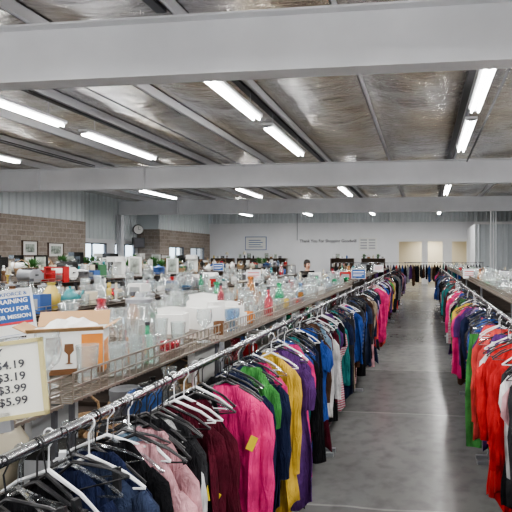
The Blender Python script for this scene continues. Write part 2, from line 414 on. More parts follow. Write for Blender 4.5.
# ------------------------------------------------------------------ lights
hous = MB().box(-.11, .11, -1.22, 1.22, .06, .10)
hous.v += [(-.11, -1.22, .06), (-.05, -1.22, 0.02), (.05, -1.22, .02), (.11, -1.22, .06), (-.11, 1.22, .06), (-.05, 1.22, .02), (.05, 1.22, .02), (.11, 1.22, .06)]
b = len(hous.v) - 8; hous.f += [(b, b + 1, b + 5, b + 4), (b + 1, b + 2, b + 6, b + 5), (b + 2, b + 3, b + 7, b + 6)]
m_h = hous.mesh('housing', M['white']); m_t = MB().tube([(0, -1.19, 0), (0, 1.19, 0)], .019, 8).mesh('tube', M['tube'])
m_c = MB().tube([(0, 0, .1), (0, 0, .36)], .006, 5).mesh('rod', M['greysteel'])
bays = [-4.6, -1.2, 1.9, 6.85, 9.85, 17.6, 26.4]
for ri, x in enumerate((4.65, .85, -2.95, -6.72, -10.45)):
    for y in bays:
        if x == 4.65 and y > 25: continue
        e = empty('ceiling_light', (x, y, 4.27))
        rec(e, 'long twin tube fluorescent fixture', 'fixture', 'ceiling row %s' % ('far right', 'above the aisle', 'above glassware shelves', 'second from windows', 'nearest windows')[ri], y, 'ceiling light', 'fluorescent ceiling lights')
        link('housing', m_h, e)
        link('tube', m_t, e, (-.055, 0, 0)); link('tube', m_t, e, (.055, 0, 0))
        link('suspension_rod', m_c, e, (0, -.9, 0)); link('suspension_rod', m_c, e, (0, .9, 0))
        ld = bpy.data.lights.new('tube_light', 'AREA'); ld.shape = 'RECTANGLE'; ld.size = .16; ld.size_y = 2.3; ld.energy = 78; ld.color = (1, .985, .965)
        lo = bpy.data.objects.new('tube_light', ld); C.objects.link(lo); lo.location = (x, y, 4.24)
# ================================================================== CLOTHES
def top_mesh(name, L, sw, d, seed, long_sleeve=True, with_sleeves=True, flare=0.):
    rg = random.Random(seed); mb = MB(); n = 30
    zs = [0, .015, .04, .08, .13, .2, .27, .35, .43, .52, .62, .72, .83, .94]; zs = [z for z in zs if z < L - .03] + [L - .01, L]
    ph, ph2, ph3, k1, k2 = rg.uniform(0, 6), rg.uniform(0, 6), rg.uniform(0, 6), rg.uniform(1.5, 3), rg.uniform(4, 7)
    slip = rg.uniform(-.05, .05); sway = rg.uniform(-.03, .03); hemtilt = rg.uniform(-.10, .10); narrow = rg.uniform(.05, .25)
    for z in zs:
        if z < .15: w = .05 + (sw - .05) * (z / .15) ** .8
        else: w = sw * (1 - narrow * min(1, (z - .12) / .45)) * (1 + .05 * math.sin(z * 14 + ph2)) + flare * max(0, z - .35)
        th = .010 + (d - .010) * min(1, z / .25)
        if z == L: th *= .6
        A = .020 * min(1, z / .35)
        for j in range(n):
            t = 2 * PI * j / n; x = w * math.cos(t); s = math.sin(t); q = x / sw
            fold = A * (math.sin(k1 * q * 3 + ph) + .8 * math.sin(k2 * q * 2.2 + ph2 + z * 2))
            mb.v.append((x + sway * z / L + .010 * math.sin(z * 9 + ph) * min(1, z * 4), th * s * (1 + .4 * math.sin(k2 * t + ph3 + z * 2)) + fold, -z - slip * q * min(1, z / .1) + hemtilt * q * (z / L) + .02 * math.sin(q * 9 + ph2) * (z / L)))
    for i in range(len(zs) - 1):
        for j in range(n):
            mb.f.append((i * n + j, (i + 1) * n + j, (i + 1) * n + (j + 1) % n, i * n + (j + 1) % n))
    bb = (len(zs) - 1) * n; mb.f.append(tuple(bb + j for j in range(n)))
    if with_sleeves:
        for sg in (-1, 1): sleeve(mb, sg, sw, d, long_sleeve, rg, slip)
    return mb.mesh(name, M['f_black'], True), slip
def sleeve(mb, sg, sw, d, long_sleeve, rg, slip=0.):
    SL = rg.uniform(.46, .62) if long_sleeve else rg.uniform(.15, .24)
    a = rg.uniform(-.03, .03); ins = rg.uniform(.0, .05); dz = -slip * sg
    pts = [(sg * (sw - .045), 0, -.12 + dz), (sg * (sw - .018), a * .3, -.17 + dz), (sg * (sw - .008), a * .6, -.25 + dz)]
    if long_sleeve: pts += [(sg * (sw - ins * .2 - .01), a * 1.1, -.34 + dz), (sg * (sw - ins * .7), a, -.44 + dz), (sg * (sw - ins), a * 1.5, -.12 - SL + .05 + dz)]
    pts.append((sg * (sw - ins), a * 1.5, -.12 - SL + dz))
    rr = [.03, .046, .046] + ([.040, .044, .034] if long_sleeve else []) + [.033 if long_sleeve else .046]
    mb.tube(pts, rr, 12, True, flat=.5)
def sleeve_mesh(name, sg, sw, d, ls, seed, slip):
    mb = MB(); sleeve(mb, sg, sw, d, ls, random.Random(seed), slip); return mb.mesh(name, M['f_black'], True)
def trouser_mesh(name, L, seed, d=.02):
    rg = random.Random(seed); mb = MB(); n = 20; ph = rg.uniform(0, 6)
    zs = [0, .03, .1, .18, .26]
    def ring(cx, w, th, z, A):
        for j in range(n):
            t = 2 * PI * j / n; x = w * math.cos(t)
            mb.v.append((cx + x, th * math.sin(t) + A * math.sin(x * 45 + ph + z * 3), -z))
    for z in zs: ring(0, .15 + .06 * z, d * .7 + .01 * (z > 0), z, .008)
    for i in range(len(zs) - 1):
        for j in range(n): mb.f.append((i * n + j, (i + 1) * n + j, (i + 1) * n + (j + 1) % n, i * n + (j + 1) % n))
    for sg in (-1, 1):
        b = len(mb.v); lz = [.22, .3, .5, .7, .8, L]
        for i, z in enumerate(lz): ring(sg * (.085 + .01 * math.sin(z * 5 + ph)), .085 - .02 * (z / L), d * 1.1, z, .009)
        for i in range(len(lz) - 1):
            for j in range(n): mb.f.append((b + i * n + j, b + (i + 1) * n + j, b + (i + 1) * n + (j + 1) % n, b + i * n + (j + 1) % n))
        mb.f.append(tuple(b + (len(lz) - 1) * n + j for j in range(n)))
    return mb.mesh(name, M['f_black'], True)
KINDS = {'sweater': dict(L=.74, sw=.170, d=.034, ls=True), 'jacket': dict(L=.82, sw=.18, d=.042, ls=True), 'blouse': dict(L=.70, sw=.15, d=.026, ls=True),
         't_shirt': dict(L=.72, sw=.16, d=.026, ls=False), 'dress': dict(L=.98, sw=.145, d=.032, ls=False, flare=.06), 'long_coat': dict(L=1.0, sw=.165, d=.036, ls=True)}
words = {'sweater': 'long-sleeved sweater', 'jacket': 'zipped jacket', 'blouse': 'thin blouse', 't_shirt': 'short-sleeved top', 'dress': 'long dress', 'long_coat': 'long coat', 'trousers': 'pair of trousers'}
GM = {}
for kk, (k, p) in enumerate(KINDS.items()):
    GM[k] = []
    for s in range(8):
        sd = s * 17 + kk * 131
        q = dict(p); L = q.pop('L') * (.84 + .04 * s); ls = q.pop('ls'); fl = q.pop('flare', 0); q['sw'] *= (.9, 1.05, .96, 1.1, .86, 1., .8, 1.08)[s]
        if k in ('dress', 'long_coat'): L = min(L, 1.0)
        full, slip = top_mesh(k, L, q['sw'], q['d'], sd, ls, True, fl); body, _ = top_mesh(k, L, q['sw'], q['d'], sd, ls, False, fl)
        GM[k].append((full, body, sleeve_mesh('sleeve', -1, q['sw'], q['d'], ls, sd, slip), sleeve_mesh('sleeve', 1, q['sw'], q['d'], ls, sd + 1, slip)))
GM['trousers'] = [(trouser_mesh('trousers', .84 + .02 * s, 40 + s),) * 2 + (None, None) for s in range(8)]
def hanger_mesh(seed, clip=False):
    mb = MB()
    hook = [(.0 + .017 * math.cos(t), 0, .0 + .017 * math.sin(t)) for t in [math.radians(a) for a in range(200, -70, -30)]]
    hook += [(0, 0, -.03), (0, 0, -.095)]
    mb.tube(hook, .0022, 5)
    mb.tube([(-.155, 0, -.175), (-.10, 0, -.135), (0, 0, -.09), (.10, 0, -.135), (.155, 0, -.175)], [.004, .005, .006, .005, .004], 6)
    if clip:
        for x in (-.13, .13): mb.box(x - .010, x + .010, -.008, .008, -.215, -.14)
        mb.tube([(-.15, 0, -.165), (.15, 0, -.165)], .003, 5)
    else: mb.tube([(-.155, 0, -.177), (.155, 0, -.177)], .003, 5)
    return mb.mesh('clothes_hanger', M['black'], True)
HM = [hanger_mesh(0), hanger_mesh(1, True)]
m_tag = MB().box(-.016, .016, -.001, .001, -.03, .03).mesh('size_tag', M['tag_yellow'])
RAIL = 1.40
hang_far = []
HMAT = {'black': M['black'], 'white': M['white'], 'grey': M['greysteel'], 'clear': M['clearplastic']}
ACC = ('hot pink', 'green', 'mustard', 'pale pink', 'purple', 'coral red', 'red')
def garment(kind, col, x, y, row, pos, rz=0, near=False, hangers=True, rail=RAIL, hcol=None, jit=.3, v=None, ys=1.):
    v = random.randrange(8) if v is None else v; g = GM[kind][v]
    dz = (-.092 - U(0, .03) if kind != 'trousers' else -.205)
    rot = rz + U(-jit, jit) * (1 if R() < .6 else .4); tilt = U(-.06, .06)
    mat = M['f_' + col]
    sy = U(.85, 1.15) * ys
    o = link(kind, g[1] if near else g[0], None, (x, y, rail + dz), mat)
    o.rotation_euler = (tilt * .5, tilt, rot); o.scale = (U(.84, 1.04), sy, U(.90, 1.05))
    if near and g[2]:
        for m in (g[2], g[3]): link('sleeve', m, o, None, mat)
    if near and (R() < .35 or col in ('maroon', 'brown')):
        t = link('size_tag', m_tag, o, (U(.10, .16), -.058, -U(.2, .34)), M[random.choice(['tag_yellow', 'tag_white', 'tag_red', 'tag_yellow']) if col not in ('maroon', 'brown') else 'tag_yellow']); t.rotation_euler = (0, U(-.5, .5), 0)
    rec(o, f"{col} {words[kind]}", f"{col.split()[-1]} {kind.replace('_', ' ')}", row, pos, {'t_shirt': 'top', 'trousers': 'trousers', 'long_coat': 'coat'}.get(kind, kind), 'clothes hanging on ' + row)
    hc = hcol or random.choice(['black', 'black', 'black', 'black', 'white', 'clear'])
    hm = HM[1 if kind == 'trousers' else 0]
    if hangers:
        h = link('clothes_hanger', hm, None, (x, y, rail), HMAT[hc])
        h.rotation_euler = (tilt * .5, tilt, rot)
        rec(h, f"{hc} hanger with {col} {kind.replace('_', ' ')}", f"{hc} hanger", row, pos + .001, 'hanger', 'hangers on ' + row)
    else: hang_far.append((x, y, rail, rot, hm))
DARK = ['black', 'navy', 'charcoal', 'black', 'navy', 'denim blue', 'maroon', 'teal', 'purple', 'royal blue', 'brown', 'black']
BRIGHT = ['white', 'hot pink', 'coral red', 'pale pink', 'sky blue', 'light grey', 'lilac', 'beige', 'striped black', 'striped pink', 'flowered navy', 'checked blue', 'checked red', 'white', 'royal blue', 'flowered navy', 'teal', 'green', 'mustard', 'hot pink', 'coral red', 'royal blue']
TOPS = ['sweater', 't_shirt', 'blouse', 'jacket', 't_shirt', 'blouse']
XLr, XRr = -.92, .60
seq = [(.58, 'black', 'trousers'), (.66, 'navy', 'trousers'), (.74, 'black', 'trousers'), (.80, 'charcoal', 'trousers'), (.88, 'navy', 'trousers'), (.93, 'black', 'trousers'),
       (.98, 'black', 'blouse'), (1.03, 'navy', 'trousers'), (1.08, 'black', 't_shirt'), (1.13, 'navy', 'blouse'), (1.18, 'denim blue', 'jacket'), (1.23, 'navy', 'sweater'),
       (1.28, 'black', 'blouse'), (1.33, 'pale pink', 'long_coat'), (1.37, 'sky blue', 't_shirt'), (1.41, 'pale pink', 'sweater'), (1.45, 'light grey', 't_shirt'), (1.49, 'black', 'blouse'), (1.53, 'white', 'blouse'), (1.57, 'charcoal', 't_shirt'),
       (1.61, 'black', 'blouse'), (1.66, 'maroon', 'sweater'), (1.71, 'maroon', 'blouse'), (1.76, 'maroon', 'sweater'), (1.81, 'black', 'blouse'), (1.85, 'striped black', 't_shirt'), (1.89, 'black', 'dress'),
       (1.94, 'hot pink', 'long_coat'), (1.98, 'hot pink', 'dress'), (2.03, 'black', 'long_coat'), (2.07, 'black', 'long_coat'), (2.12, 'navy', 'dress'), (2.17, 'navy', 'long_coat'), (2.22, 'green', 'dress'), (2.26, 'navy', 'long_coat'), (2.31, 'white', 'dress'), (2.35, 'navy', 'long_coat'),
       (2.40, 'hot pink', 'dress'), (2.45, 'charcoal', 'long_coat'), (2.50, 'navy', 'dress'), (2.55, 'mustard', 'long_coat'), (2.59, 'mustard', 'dress'), (2.64, 'navy', 'long_coat'), (2.69, 'purple', 'dress'), (2.74, 'white', 'dress'), (2.79, 'purple', 'long_coat'),
       (2.84, 'black', 'blouse'), (2.89, 'hot pink', 'dress'), (2.94, 'black', 'long_coat'), (2.99, 'royal blue', 'dress'), (3.04, 'black', 'dress'), (3.09, 'flowered navy', 'dress'), (3.14, 'teal', 'sweater'), (3.19, 'black', 'long_coat'), (3.24, 'royal blue', 'dress'), (3.29, 'navy', 'long_coat')]
G1 = 'the left clothes rail'; G2 = 'the right clothes rail'; G1f = 'the far left rail'; G2f = 'the far right rail'
for (y, c, k) in seq:
    garment(k, c, XLr + U(-.02, .02) + (.07 if c in ACC else 0), y + U(-.006, .006), G1, y, near=True, jit=.10 if y > 1.9 else .2, v=random.choice([0, 2, 4, 6]) if c == 'green' else None)
for i in range(14):
    y = .75 + .058 * i; hc = ['black', 'clear', 'white', 'black', 'clear', 'black', 'black'][i % 7]
    h = link('clothes_hanger', HM[i % 2], None, (XLr + U(-.01, .01), y, RAIL), HMAT[hc]); h.rotation_euler = (U(-.2, .2), U(-.3, .3), U(-.6, .6)); h.scale = (U(.75, .9),) * 3
    rec(h, f"empty {hc} hanger hooked askew", 'empty hanger', G1, y, 'hanger', 'empty hangers on the left rail')
y = 3.34
while y < 8.0:
    k = random.choice(TOPS + ['long_coat', 'dress', 'trousers', 'long_coat', 'dress']); c = random.choice(DARK if R() < .55 else BRIGHT)
    garment(k, c, XLr + U(-.04, .05), y, G1, y, near=y < 4.2, jit=.18, ys=1.1); y += U(.045, .08)
for y, k, c in ((8.04, 'long_coat', 'hot pink'), (8.11, 'long_coat', 'coral red'), (8.18, 'long_coat', 'coral red'), (8.25, 'long_coat', 'coral red')):
    garment(k, c, XLr + .12, y, G1, y, jit=.1, v=7)
y = 8.75
while y < 17.8:
    k = random.choice(TOPS + ['long_coat', 'dress']); c = random.choice(DARK if R() < .6 else BRIGHT)
    garment(k, c, XLr + U(-.05, .05), y, G1f, y, hangers=y < 12, jit=.2, ys=1.3); y += U(.09, .14)
y = .9
while y < 8.2:
    k = random.choice(TOPS + ['dress', 'long_coat', 'trousers']); c = random.choice(DARK if R() < .5 else BRIGHT)
    if 2.3 < y < 2.44: k, c = 'long_coat', 'charcoal'
    elif 2.44 < y < 2.52: k, c = 't_shirt', 'pale pink'
    elif 2.52 < y < 2.60: k, c = 't_shirt', 'white'
    elif 2.60 < y < 2.9: k, c = random.choice(['dress', 'long_coat', 't_shirt']), random.choice(['black', 'navy', 'flowered navy', 'charcoal'])
    elif 2.9 < y < 3.09: k, c = 'long_coat', 'red'
    elif 3.09 < y < 3.2: k, c = 'sweater', 'coral red'
    elif y < 2.3: c = random.choice(['black', 'navy', 'flowered navy', 'charcoal'])
    garment(k, c, XRr + U(-.04, .04) - (.06 if c in ACC else 0), y, G2, y, near=2 < y < 4, jit=.2, ys=1.1); y += U(.055, .09)
y = 8.75
while y < 17.8:
    k = random.choice(TOPS + ['long_coat', 'dress']); c = random.choice(DARK if R() < .65 else BRIGHT)
    garment(k, c, XRr + U(-.05, .05), y, G2f, y, hangers=y < 12, jit=.2, ys=1.3); y += U(.10, .14)
def clothes_rack(x, y0, y1, label, h=RAIL, along='Y'):
    L = y1 - y0
    e = empty('clothes_rack', (x, y0, 0), label, 'clothes rack', 'long chrome clothes racks')
    if along == 'X': e.location = (y0, x, 0); e.rotation_euler = (0, 0, -PI / 2)
    MB().tube([(0, 0, h), (0, L, h)], .0145, 10).build('rail', M['chrome'], e, True)
    n = max(1, round(L / 2.3))
    for i in range(n + 1):
        yy = min(max(.03, L * i / n), L - .03)
        MB().tube([(-.02, yy, .03), (-.02, yy, h - .05), (0, yy, h - .012)], .0125, 8).build('post', M['chrome'], e, True)
        MB().box(-.13, .09, yy - .02, yy + .02, 0, .035).build('foot', M['greysteel'], e)
    MB().tube([(-.02, 0.03, .16), (-.02, L - .03, .16)], .010, 6).build('crossbar', M['chrome'], e)
    return e
clothes_rack(XLr, .35, 4.3, 'chrome clothes rack nearest the camera, left of the aisle')
clothes_rack(XLr, 4.34, 8.4, 'chrome clothes rack left of the aisle, ending at the coral coats')
clothes_rack(XLr, 8.6, 13.2, 'chrome clothes rack left of the aisle, just beyond the coral coats')
clothes_rack(XLr, 13.24, 18, 'chrome clothes rack at the far end of the aisle, left side')
clothes_rack(XRr, .6, 4.3, 'chrome clothes rack right of the aisle with the red coats')
clothes_rack(XRr, 4.34, 8.4, 'chrome clothes rack right of the aisle, second from camera')
clothes_rack(XRr, 8.6, 13.2, 'chrome clothes rack right of the aisle, third from camera')
clothes_rack(XRr, 13.24, 18, 'chrome clothes rack at the far end of the aisle, right side')
for (yy, x0, x1, nm) in ((22.6, -4.4, -.2, 'the cross rail left beyond the aisle'), (24.3, -1.0, 3.0, 'the rearmost cross rail'), (21.4, 4.0, 8.0, 'the cross rail far right')):
    clothes_rack(yy, x0, x1, 'chrome clothes rack set crosswise, ' + {22.6: 'left beyond the aisle end', 24.3: 'rearmost before the beige doorway', 21.4: 'far right by the ribbed partition'}[yy], 1.52, 'X')
    x = x0 + .15
    while x < x1 - .1:
        k = random.choice(TOPS + ['long_coat']); garment(k, random.choice(DARK + ['brown', 'charcoal', 'black', 'beige', 'light grey', 'coral red']), x, yy, nm, x, rz=PI / 2, hangers=False, rail=1.52, ys=1.4); x += .14
mb = MB()
for (x, y, z, rot, hm) in hang_far:
    b = len(mb.v); c, s = math.cos(rot), math.sin(rot)
    for v in hm.vertices: mb.v.append((x + c * v.co.x - s * v.co.y, y + s * v.co.x + c * v.co.y, z + v.co.z))
    for p in hm.polygons: mb.f.append(tuple(b + i for i in p.vertices))
o = mb.build('clothes_hanger_mass', M['black']); o['kind'] = 'stuff'; tag(o, 'mass of distant black hangers on the far rails', 'hangers')

# ================================================================== SHELVING
def shelf_unit(x0, x1, y0, y1, z, style, label, group):
    e = empty('shelving_unit', ((x0 + x1) / 2, y0, 0), label, 'shelving', group)
    w = (x1 - x0) / 2; L = y1 - y0 - .02
    fm = M['darksteel'] if style != 'white' else M['greysteel']
    pr = .006 if style == 'wire' else .010
    for sx in (-w + .015, w - .015):
        for yy in (.015, L - .015): MB().box(sx - pr, sx + pr, yy - pr, yy + pr, 0, z - .008).build('post', fm, e)
    for zz in (.16, .6, 1.0): MB().box(-w + .02, w - .02, .02, L - .02, zz, zz + .025).build('lower_shelf', M['brownshelf'], e)
    if style == 'wire':
        mb = MB(); n = int(L / .02)
        for i in range(n + 1):
            yy = L * i / n; mb.box(-w, w, yy - .002, yy + .002, z - .009, z - .005)
        for i in range(13): xx = -w + 2 * w * i / 12; mb.box(xx - .002, xx + .002, 0, L, z - .005, z)
        mb.build('wire_deck', M['wire'], e)
    else:
        MB().box(-w, w, 0, L, z - .016, z).build('deck', M['whiteshelf'] if style == 'white' else M['brownshelf'], e)
        if style == 'white': MB().box(-.006, .006, 0.01, L - .01, z, z + .06).build('divider', M['wire'], e)
    fh = .085 if style != 'brown' else .06
    for sx, nm in ((w, 'front_fence'), (-w, 'back_fence')) + (((0, 'divider_fence'),) if style == 'wire' else ()):
        mb = MB()
        for k in (0.012, .5, 1): mb.box(sx - .003, sx + .003, 0, L, z + fh * k - .003, z + fh * k + .003)
        st = .04 if style != 'brown' else .12; yy = 0.002
        while yy < L: mb.box(sx - .0018, sx + .0018, yy - .0018, yy + .0018, z, z + fh); yy += st
        mb.build(nm, M['wire'], e)
    return e
for i, (a, b_) in enumerate(((.25, 1.32), (1.34, 2.42))):
    shelf_unit(-2.1, -1.08, a, b_, 1.4, 'wire', ['wire-decked shelving unit at the bottom left corner', 'wire-decked shelving unit behind the pink and maroon sweaters'][i], 'glassware shelving')
for i in range(4):
    shelf_unit(-2.1, -1.08, 2.44 + 1.16 * i, 2.44 + 1.16 * (i + 1), 1.4, 'white', 'tan glassware shelving unit with wire fence, %s past the wire-decked units' % ordinal(i + 1), 'glassware shelving')
for i in range(4):
    shelf_unit(-2.1, -1.25, 7.6 + 2.4 * i, 7.6 + 2.4 * (i + 1), 1.4, 'brown', 'brown shelving unit behind the far left clothes rail, %s from its start' % ordinal(i + 1), 'far glassware shelving')
rows = [('second', -3.9, -2.9, 2.0, 4, 1.40), ('third', -6.0, -5.0, 3.6, 6, 1.48), ('fourth', -8.3, -7.3, 5.6, 5, 1.5), ('fifth', -10.9, -9.9, 7.6, 5, 1.5)]
for nm, x0, x1, ys, n, z in rows:
    for i in range(n):
        shelf_unit(x0, x1, ys + 2.4 * i, ys + 2.4 * (i + 1), z, 'brown', 'brown housewares shelving in the %s row from the aisle, %s from its near end' % (nm, ordinal(i + 1)), 'brown housewares shelving')
for i in range(6):
    shelf_unit(.84, 1.64, 2.2 + 2.5 * i, 2.2 + 2.5 * (i + 1), 1.40, 'white', 'tan shelving behind the right clothes rail, %s from its near end' % ordinal(i + 1), 'right shelving')

# ================================================================== HOUSEWARES
T = {}
def tmpl(name, cat, rad, parts, cols): T[name] = dict(cat=cat, rad=rad, parts=parts, cols=cols)
def lm(prof, n=16, nm='body', **k): return MB().lathe(prof, n, **k).mesh(nm, M['white'], True)
GL = [('clear glass', 'glass')]; GLC = [('clear glass', 'glass')] * 9 + [('green glass', 'gglass'), ('blue glass', 'bglass'), ('amber glass', 'aglass'), ('red glass', 'rglass')]
CE = [(k, 'c_' + k) for k in ['white'] * 6 + ['cream'] * 4 + ['brown'] * 3 + ['grey'] * 3 + ['black'] * 2 + list(cer)]
tmpl('drinking_glass', 'glass', .042, [('body', lm([(0, .004), (.029, .004), (.03, 0), (.037, .12), (.035, .12), (.028, .01), (0, .01)]), None)], GL)
tmpl('glass_goblet', 'goblet', .042, [('body', lm([(0, 0), (.033, 0), (.03, .006), (.008, .014), (.008, .05), (.03, .07), (.038, .10), (.037, .14)]), None)], GLC)
tmpl('wine_glass', 'glass', .045, [('body', lm([(0, 0), (.036, 0), (.034, .004), (.006, .012), (.004, .07), (.012, .085), (.033, .105), (.041, .14), (.036, .18)]), None)], GL)
tmpl('glass_vase', 'vase', .062, [('body', lm([(0, 0), (.038, 0), (.054, .05), (.056, .09), (.04, .14), (.024, .17), (.034, .21), (.032, .21), (.021, .17)]), None)], GLC)
tmpl('glass_bowl', 'bowl', .085, [('body', lm([(0, .004), (.03, 0), (.045, .006), (.068, .03), (.08, .065), (.077, .065), (.06, .03), (0, .012)], 18), None)], GLC)
tmpl('glass_jar', 'jar', .055, [('body', lm([(0, 0), (.045, 0), (.05, .01), (.05, .11), (.035, .135), (.035, .15)]), None), ('lid', lm([(0, .178), (.012, .178), (.014, .165), (.04, .16), (.04, .148), (0, .148)]), 'greysteel')], GL)
tmpl('glass_bottle', 'bottle', .04, [('body', lm([(0, 0), (.034, 0), (.036, .01), (.036, .12), (.014, .16), (.013, .205)]), None), ('cap', lm([(0, .225), (.015, .225), (.015, .202), (0, .202)]), 'darksteel')], GLC)
hd = MB().tube([(.045, 0, .14), (.085, 0, .135), (.095, 0, .09), (.075, 0, .05), (.05, 0, .04)], .007, 6).mesh('handle', M['white'], True)
tmpl('glass_pitcher', 'pitcher', .085, [('body', lm([(0, 0), (.045, 0), (.055, .04), (.05, .11), (.04, .15), (.052, .2), (.05, .2), (.037, .15)]), None), ('handle', hd, None)], GL)
mh = MB().tube([(.036, 0, .075), (.062, 0, .072), (.066, 0, .045), (.055, 0, .022), (.036, 0, .02)], .005, 6).mesh('handle', M['white'], True)
tmpl('mug', 'mug', .06, [('body', lm([(0, 0), (.034, 0), (.038, .008), (.039, .095), (.036, .095), (.035, .01), (0, .008)]), None), ('handle', mh, None)], CE)
tmpl('bowl', 'bowl', .085, [('body', lm([(0, 0), (.03, 0), (.034, .008), (.06, .03), (.078, .062), (.074, .062), (.055, .03), (0, .014)], 18), None)], CE)
tmpl('ceramic_vase', 'vase', .065, [('body', lm([(0, 0), (.035, 0), (.058, .06), (.06, .11), (.035, .16), (.022, .18), (.03, .20), (.026, .20), (.018, .18)]), None)], CE)
tmpl('serving_tray', 'tray', .15, [('body', lm([(0, .004), (.11, .0), (.145, .02), (.147, .024), (.11, .008), (0, .008)], 24, sy=.65), None)], [('white', 'c_white'), ('cream', 'c_cream'), ('grey', 'c_grey')])
tmpl('teapot', 'teapot', .10, [('body', lm([(0, 0), (.045, 0), (.07, .04), (.07, .075), (.035, .115), (0, .115)]), None), ('lid', lm([(.036, .115), (.03, .128), (.008, .134), (.012, .15), (0, .155)]), None),
      ('spout', MB().tube([(-.06, 0, .05), (-.09, 0, .07), (-.105, 0, .115)], [.016, .012, .009], 8).mesh('spout', M['white'], True), None), ('handle', MB().tube([(.06, 0, .1), (.1, 0, .1), (.108, 0, .06), (.065, 0, .035)], .007, 6).mesh('handle', M['white'], True), None)], CE)
tmpl('cooking_pot', 'pot', .12, [('body', lm([(0, 0), (.09, 0), (.097, .01), (.1, .11), (.103, .113)], 20), None), ('lid', lm([(.104, .114), (.09, .125), (.02, .142), (.012, .15), (.02, .165), (0, .168)], 20), None),
      ('handle', MB().tube([(.098, -.03, .09), (.125, -.025, .092), (.125, .025, .092), (.098, .03, .09)], .006, 6).mesh('handle', M['white']), 'black'), ('handle', MB().tube([(-.098, -.03, .09), (-.125, -.025, .092), (-.125, .025, .092), (-.098, .03, .09)], .006, 6).mesh('handle', M['white']), 'black')], [('grey steel', 'greysteel'), ('black', 'c_black'), ('grey steel', 'greysteel'), ('blue', 'c_blue')])
def boxm(w, d, h):
    mb = MB().box(-w, w, -d, d, 0, h); return mb.mesh('body', M['card'])
tmpl('cardboard_box', 'box', .10, [('body', boxm(.09, .06, .14), None), ('printed_panel', MB().box(-.07, .07, -.0615, -.0602, .03, .11).mesh('printed_panel', M['card']), 'c_grey'), ('top_flap', MB().box(-.09, .09, -.06, -.002, .1402, .143).mesh('top_flap', M['card']), None)], [('brown', 'card'), ('blue', 'c_blue'), ('red', 'c_red'), ('black', 'c_black'), ('white', 'paper'), ('white', 'paper')])
tmpl('paper_box', 'box', .10, [('body', boxm(.09, .065, .13), None), ('top_flap', MB().tube([(-.09, -.03, .135), (0, -.035, .15), (.09, -.03, .14)], .035, 4, flat=.05).mesh('top_flap', M['card']), None)], [('plain white', 'paper')])
tmpl('storage_tin', 'tin', .07, [('body', lm([(0, 0), (.055, 0), (.055, .13), (0, .13)]), None), ('lid', lm([(.057, .115), (.057, .137), (.05, .14), (0, .14)]), None)], [('red', 'c_red'), ('blue', 'c_blue'), ('green', 'c_green'), ('cream', 'c_cream'), ('silver', 'greysteel'), ('silver', 'greysteel')])
tmpl('wicker_basket', 'basket', .12, [('body', lm([(0, 0), (.08, 0), (.085, .02), (.108, .1), (.112, .105), (.104, .1), (.08, .015), (0, .012)], 18), None), ('handle', MB().tube([(-.105, 0, .1), (-.09, 0, .19), (0, 0, .24), (.09, 0, .19), (.105, 0, .1)], .007, 6).mesh('handle', M['wick'], True), None)], [('brown woven', 'wick')])
tmpl('candle_holder', 'candle holder', .05, [('body', lm([(0, 0), (.042, 0), (.04, .01), (.01, .02), (.008, .08), (.018, .1), (.026, .115), (0, .115)]), None), ('candle', lm([(0, .2), (.011, .2), (.011, .114), (0, .114)], 10), 'c_cream')], [('brass', 'c_yellow'), ('black', 'c_black'), ('silver', 'greysteel'), ('white', 'c_white')])
tmpl('picture_frame', 'picture frame', .13, [('frame', MB().box(-.12, -.095, -.012, .012, 0, .3).box(.095, .12, -.012, .012, 0, .3).box(-.095, .095, -.012, .012, 0, .025).box(-.095, .095, -.012, .012, .275, .3).mesh('frame', M['wood']), None), ('picture', MB().box(-.095, .095, -.003, .008, .025, .275).mesh('picture', M['white']), 'pic'), ('easel_back', MB().box(-.02, .02, .012, .06, 0, .006).box(-.02, .02, .012, .02, 0, .2).mesh('easel_back', M['black']), None)], [('dark wood', 'wood'), ('black', 'c_black'), ('white', 'c_white')])
M['pic'] = plain('landscape_print', (.3, .34, .3), .4, vary=.8, vscale=9)
tmpl('table_lamp', 'lamp', .13, [('base', lm([(0, 0), (.06, 0), (.06, .012), (.02, .03), (.045, .09), (.05, .13), (.015, .2), (.008, .24), (.008, .3), (0, .3)]), None), ('lamp_shade', lm([(.12, .24), (.07, .42), (.068, .42), (.118, .24)], 20), 'c_cream')], [('brown', 'c_brown'), ('white', 'c_white'), ('black', 'c_black')])
tmpl('figurine', 'figurine', .045, [('body', lm([(0, 0), (.04, 0), (.038, .02), (.02, .05), (.028, .085), (.022, .11), (.01, .12), (.02, .135), (.023, .155), (.014, .173), (0, .176)], 12), None)], CE)
tmpl('book', 'book', .03, [('cover', MB().box(-.018, -.015, -.08, .08, 0, .22).box(.015, .018, -.08, .08, 0, .22).box(-.018, .018, -.083, -.08, 0, .22).mesh('cover', M['white']), None), ('pages', MB().box(-.015, .015, -.08, .076, .004, .216).mesh('pages', M['white']), 'paper')], CE)
tmpl('toaster', 'toaster', .15, [('body', MB().tube([(-.13, 0, .095), (.13, 0, .095)], .09, 10).mesh('body', M['white'], True), None), ('foot_base', MB().box(-.12, .12, -.07, .07, 0, .02).mesh('foot_base', M['black']), 'black'), ('slots', MB().box(-.1, .1, -.035, -.015, .17, .187).box(-.1, .1, .015, .035, .17, .187).mesh('slots', M['black']), 'black'), ('lever', MB().box(.13, .155, -.012, .012, .1, .115).mesh('lever', M['black']), 'black')], [('chrome', 'greysteel'), ('white', 'c_white'), ('black', 'c_black')])
